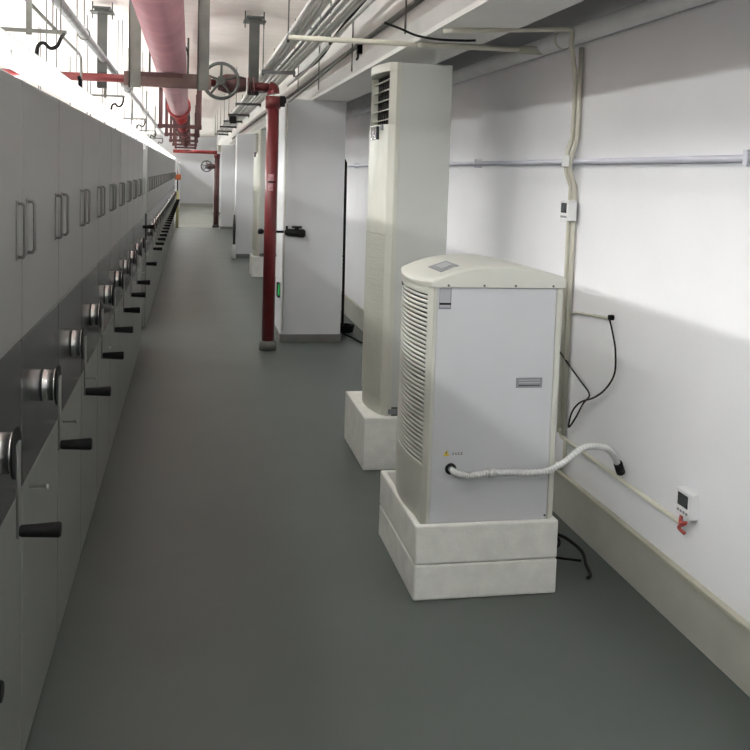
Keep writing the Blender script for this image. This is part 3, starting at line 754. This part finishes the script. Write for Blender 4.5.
# cables on the floor beside the foam trays
c = MB().tube(spline([(1.44, 4.16, 0.30), (1.50, 4.13, 0.25), (1.58, 4.08, 0.14), (1.66, 4.02, 0.03), (1.72, 3.95, 0.010), (1.73, 3.80, 0.010), (1.69, 3.66, 0.010), (1.665, 3.56, 0.010), (1.64, 3.53, 0.010)], 8), 0.0075, 8).build('power_cable', 'rubber')
tag(c, 'black power cable curving over the floor between foam trays and skirting', 'cable')
c = MB().tube(spline([(1.47, 4.00, 0.17), (1.54, 3.98, 0.13), (1.62, 3.93, 0.07), (1.655, 3.88, 0.03), (1.62, 3.84, 0.015), (1.55, 3.86, 0.012), (1.48, 3.9, 0.012)], 8), 0.0065, 8).build('coiled_cable', 'rubber')
tag(c, 'thin black cable coiled on the floor behind the foam trays', 'cable')
c = MB().tube(spline([(1.475, 3.80, 0.010), (1.53, 3.78, 0.010), (1.60, 3.74, 0.010), (1.67, 3.67, 0.024)], 8), 0.0055, 8).build('short_cable', 'rubber')
tag(c, 'short black cable emerging low beside the lower foam tray', 'cable')

# ------------------------------------------------------------------ around the near column
c = MB().tube([(1.49, 9.50, 1.80), (1.535, 9.50, 1.785), (1.548, 9.50, 1.76), (1.560, 9.50, 0.12)], 0.014, 10).box((1.466, 9.49, 1.70), (1.55, 9.51, 1.715)).box((1.466, 9.49, 0.8), (1.556, 9.51, 0.815)).build('wall_cable', 'rubber')
tag(c, 'thick black cable hanging straight down the right edge of the near column', 'cable')
c = MB()
for k in range(3):
    c.tube(spline([(1.60 + 0.08*math.cos(a), 9.60 + 0.10*math.sin(a) - k*0.03, 0.02 + 0.028*k) for a in [2*math.pi*q/12 for q in range(12)]], 3), 0.014, 8)
o = c.tube(spline([(1.560, 9.50, 0.13), (1.56, 9.49, 0.09), (1.58, 9.46, 0.06)], 5), 0.012, 8).build('cable_coil', 'rubber')
tag(o, 'heap of coiled black cable on the floor beside the near column', 'cable')
c = MB().tube(spline([(1.56, 9.45, 0.010), (1.62, 9.2, 0.010), (1.66, 8.95, 0.010), (1.76, 8.7, 0.010)], 8), 0.009, 8).build('floor_cable', 'rubber')
tag(c, 'thin black cable trailing across the floor from the cable heap', 'cable')
l = empty('lever_handle', (0.98, 9.0, 1.075), 'black lever with thick grip fixed across the near column, behind the red pipe', 'lever')
MB().cyl((0.655, 9.0, 1.077), (0.90, 9.0, 1.077), 0.012, seg=10).build('shaft', 'black', l)
MB().tube([(0.635, 9.0, 1.077), (0.645, 9.0, 1.077), (0.675, 9.0, 1.077), (0.69, 9.0, 1.077)], [0.015, 0.026, 0.026, 0.013], 12).build('knob', 'black', l)
MB().tube([(0.885, 9.0, 1.075), (0.92, 9.0, 1.073), (1.07, 9.0, 1.065), (1.09, 9.0, 1.066)], [0.018, 0.032, 0.042, 0.030], 12).build('grip', 'black', l)
MB().box((0.96, 8.985, 1.115), (1.055, 9.015, 1.135)).box((0.985, 8.99, 1.10), (1.03, 9.01, 1.12)).cyl((0.91, 9.0, 1.10), (0.91, 9.0, 1.135), 0.012, seg=8).build('latch', 'black', l, 0.004)
MB().box((0.95, 9.01, 1.055), (1.0, 9.0495, 1.09)).build('wall_bracket', 'black', l)
g = empty('indicator_box', (0.86, 9.2, 0.5), 'small black and green indicator box on the left side of the near column', 'indicator')
MB().box((0.848, 9.14, 0.42), (0.8745, 9.28, 0.56)).build('case', 'black', g, 0.006)
MB().box((0.852, 9.137, 0.445), (0.868, 9.1405, 0.555)).build('green_strip', 'green', g)
m_ = empty('standing_mop', (0.86, 19.9, 0), 'slim dark mop standing upside down with a white foot near the distant column', 'mop')
MB().tube([(0.815, 17.80, 0.26), (0.812, 17.82, 0.62), (0.81, 17.85, 0.82)], [0.022, 0.028, 0.012], 10).build('handle', 'steeld', m_)
MB().tube([(0.81, 17.78, 0.0), (0.81, 17.78, 0.18), (0.812, 17.79, 0.26)], [0.045, 0.04, 0.022], 12).build('foot', 'white', m_)

# black cable hanging under the beam
c = MB().tube(spline([(0.92, 4.6, 2.396), (1.0, 4.6, 2.372), (1.09, 4.6, 2.342), (1.2, 4.6, 2.330), (1.33, 4.6, 2.332), (1.39, 4.6, 2.336)], 8), 0.006, 8).build('beam_cable', 'rubber')
tag(c, 'short black cable sagging under the ceiling beam above the air conditioner', 'cable')

# ------------------------------------------------------------------ camera (three-point vanishing fit)
P = (375.0, 250.0); f = 940.0
V1 = (191.0, 169.0); s_ = 0.031
d = (V1[0] - P[0], V1[1] - P[1])
t = -f*f/(-s_*d[0] + d[1])
fw = Vector((d[0], d[1], f)).normalized()
dn = Vector((-s_*t, t, f)).normalized()
rt = dn.cross(fw)
R = [rt, fw, -dn]        # rows: world axes in image coordinates (right, down, forward)
right = Vector((R[0][0], R[1][0], R[2][0]))
down = Vector((R[0][1], R[1][1], R[2][1]))
fwd = Vector((R[0][2], R[1][2], R[2][2]))
cd = bpy.data.cameras.new('camera')
cam = bpy.data.objects.new('camera', cd)
COL.objects.link(cam)
mw = Matrix.Identity(4)
for i in range(3):
    mw[i][0] = right[i]; mw[i][1] = -down[i]; mw[i][2] = -fwd[i]
mw[0][3], mw[1][3], mw[2][3] = 0, 0, 1.65
cam.matrix_world = mw
cd.sensor_width = 36; cd.sensor_fit = 'HORIZONTAL'
cd.lens = f/750*36
cd.shift_x = 0.0
cd.shift_y = -(375 - P[1])/750
cd.clip_start = 0.02
scene.camera = cam

# ------------------------------------------------------------------ world and look
w = bpy.data.worlds.new('world'); scene.world = w; w.use_nodes = True
w.node_tree.nodes['Background'].inputs[0].default_value = (0.6, 0.62, 0.65, 1)
w.node_tree.nodes['Background'].inputs[1].default_value = 0.02
scene.view_settings.view_transform = 'Standard'
scene.view_settings.look = 'None'
scene.view_settings.exposure = 0.12
scene.cycles.use_denoising = True
scene.cycles.max_bounces = 8
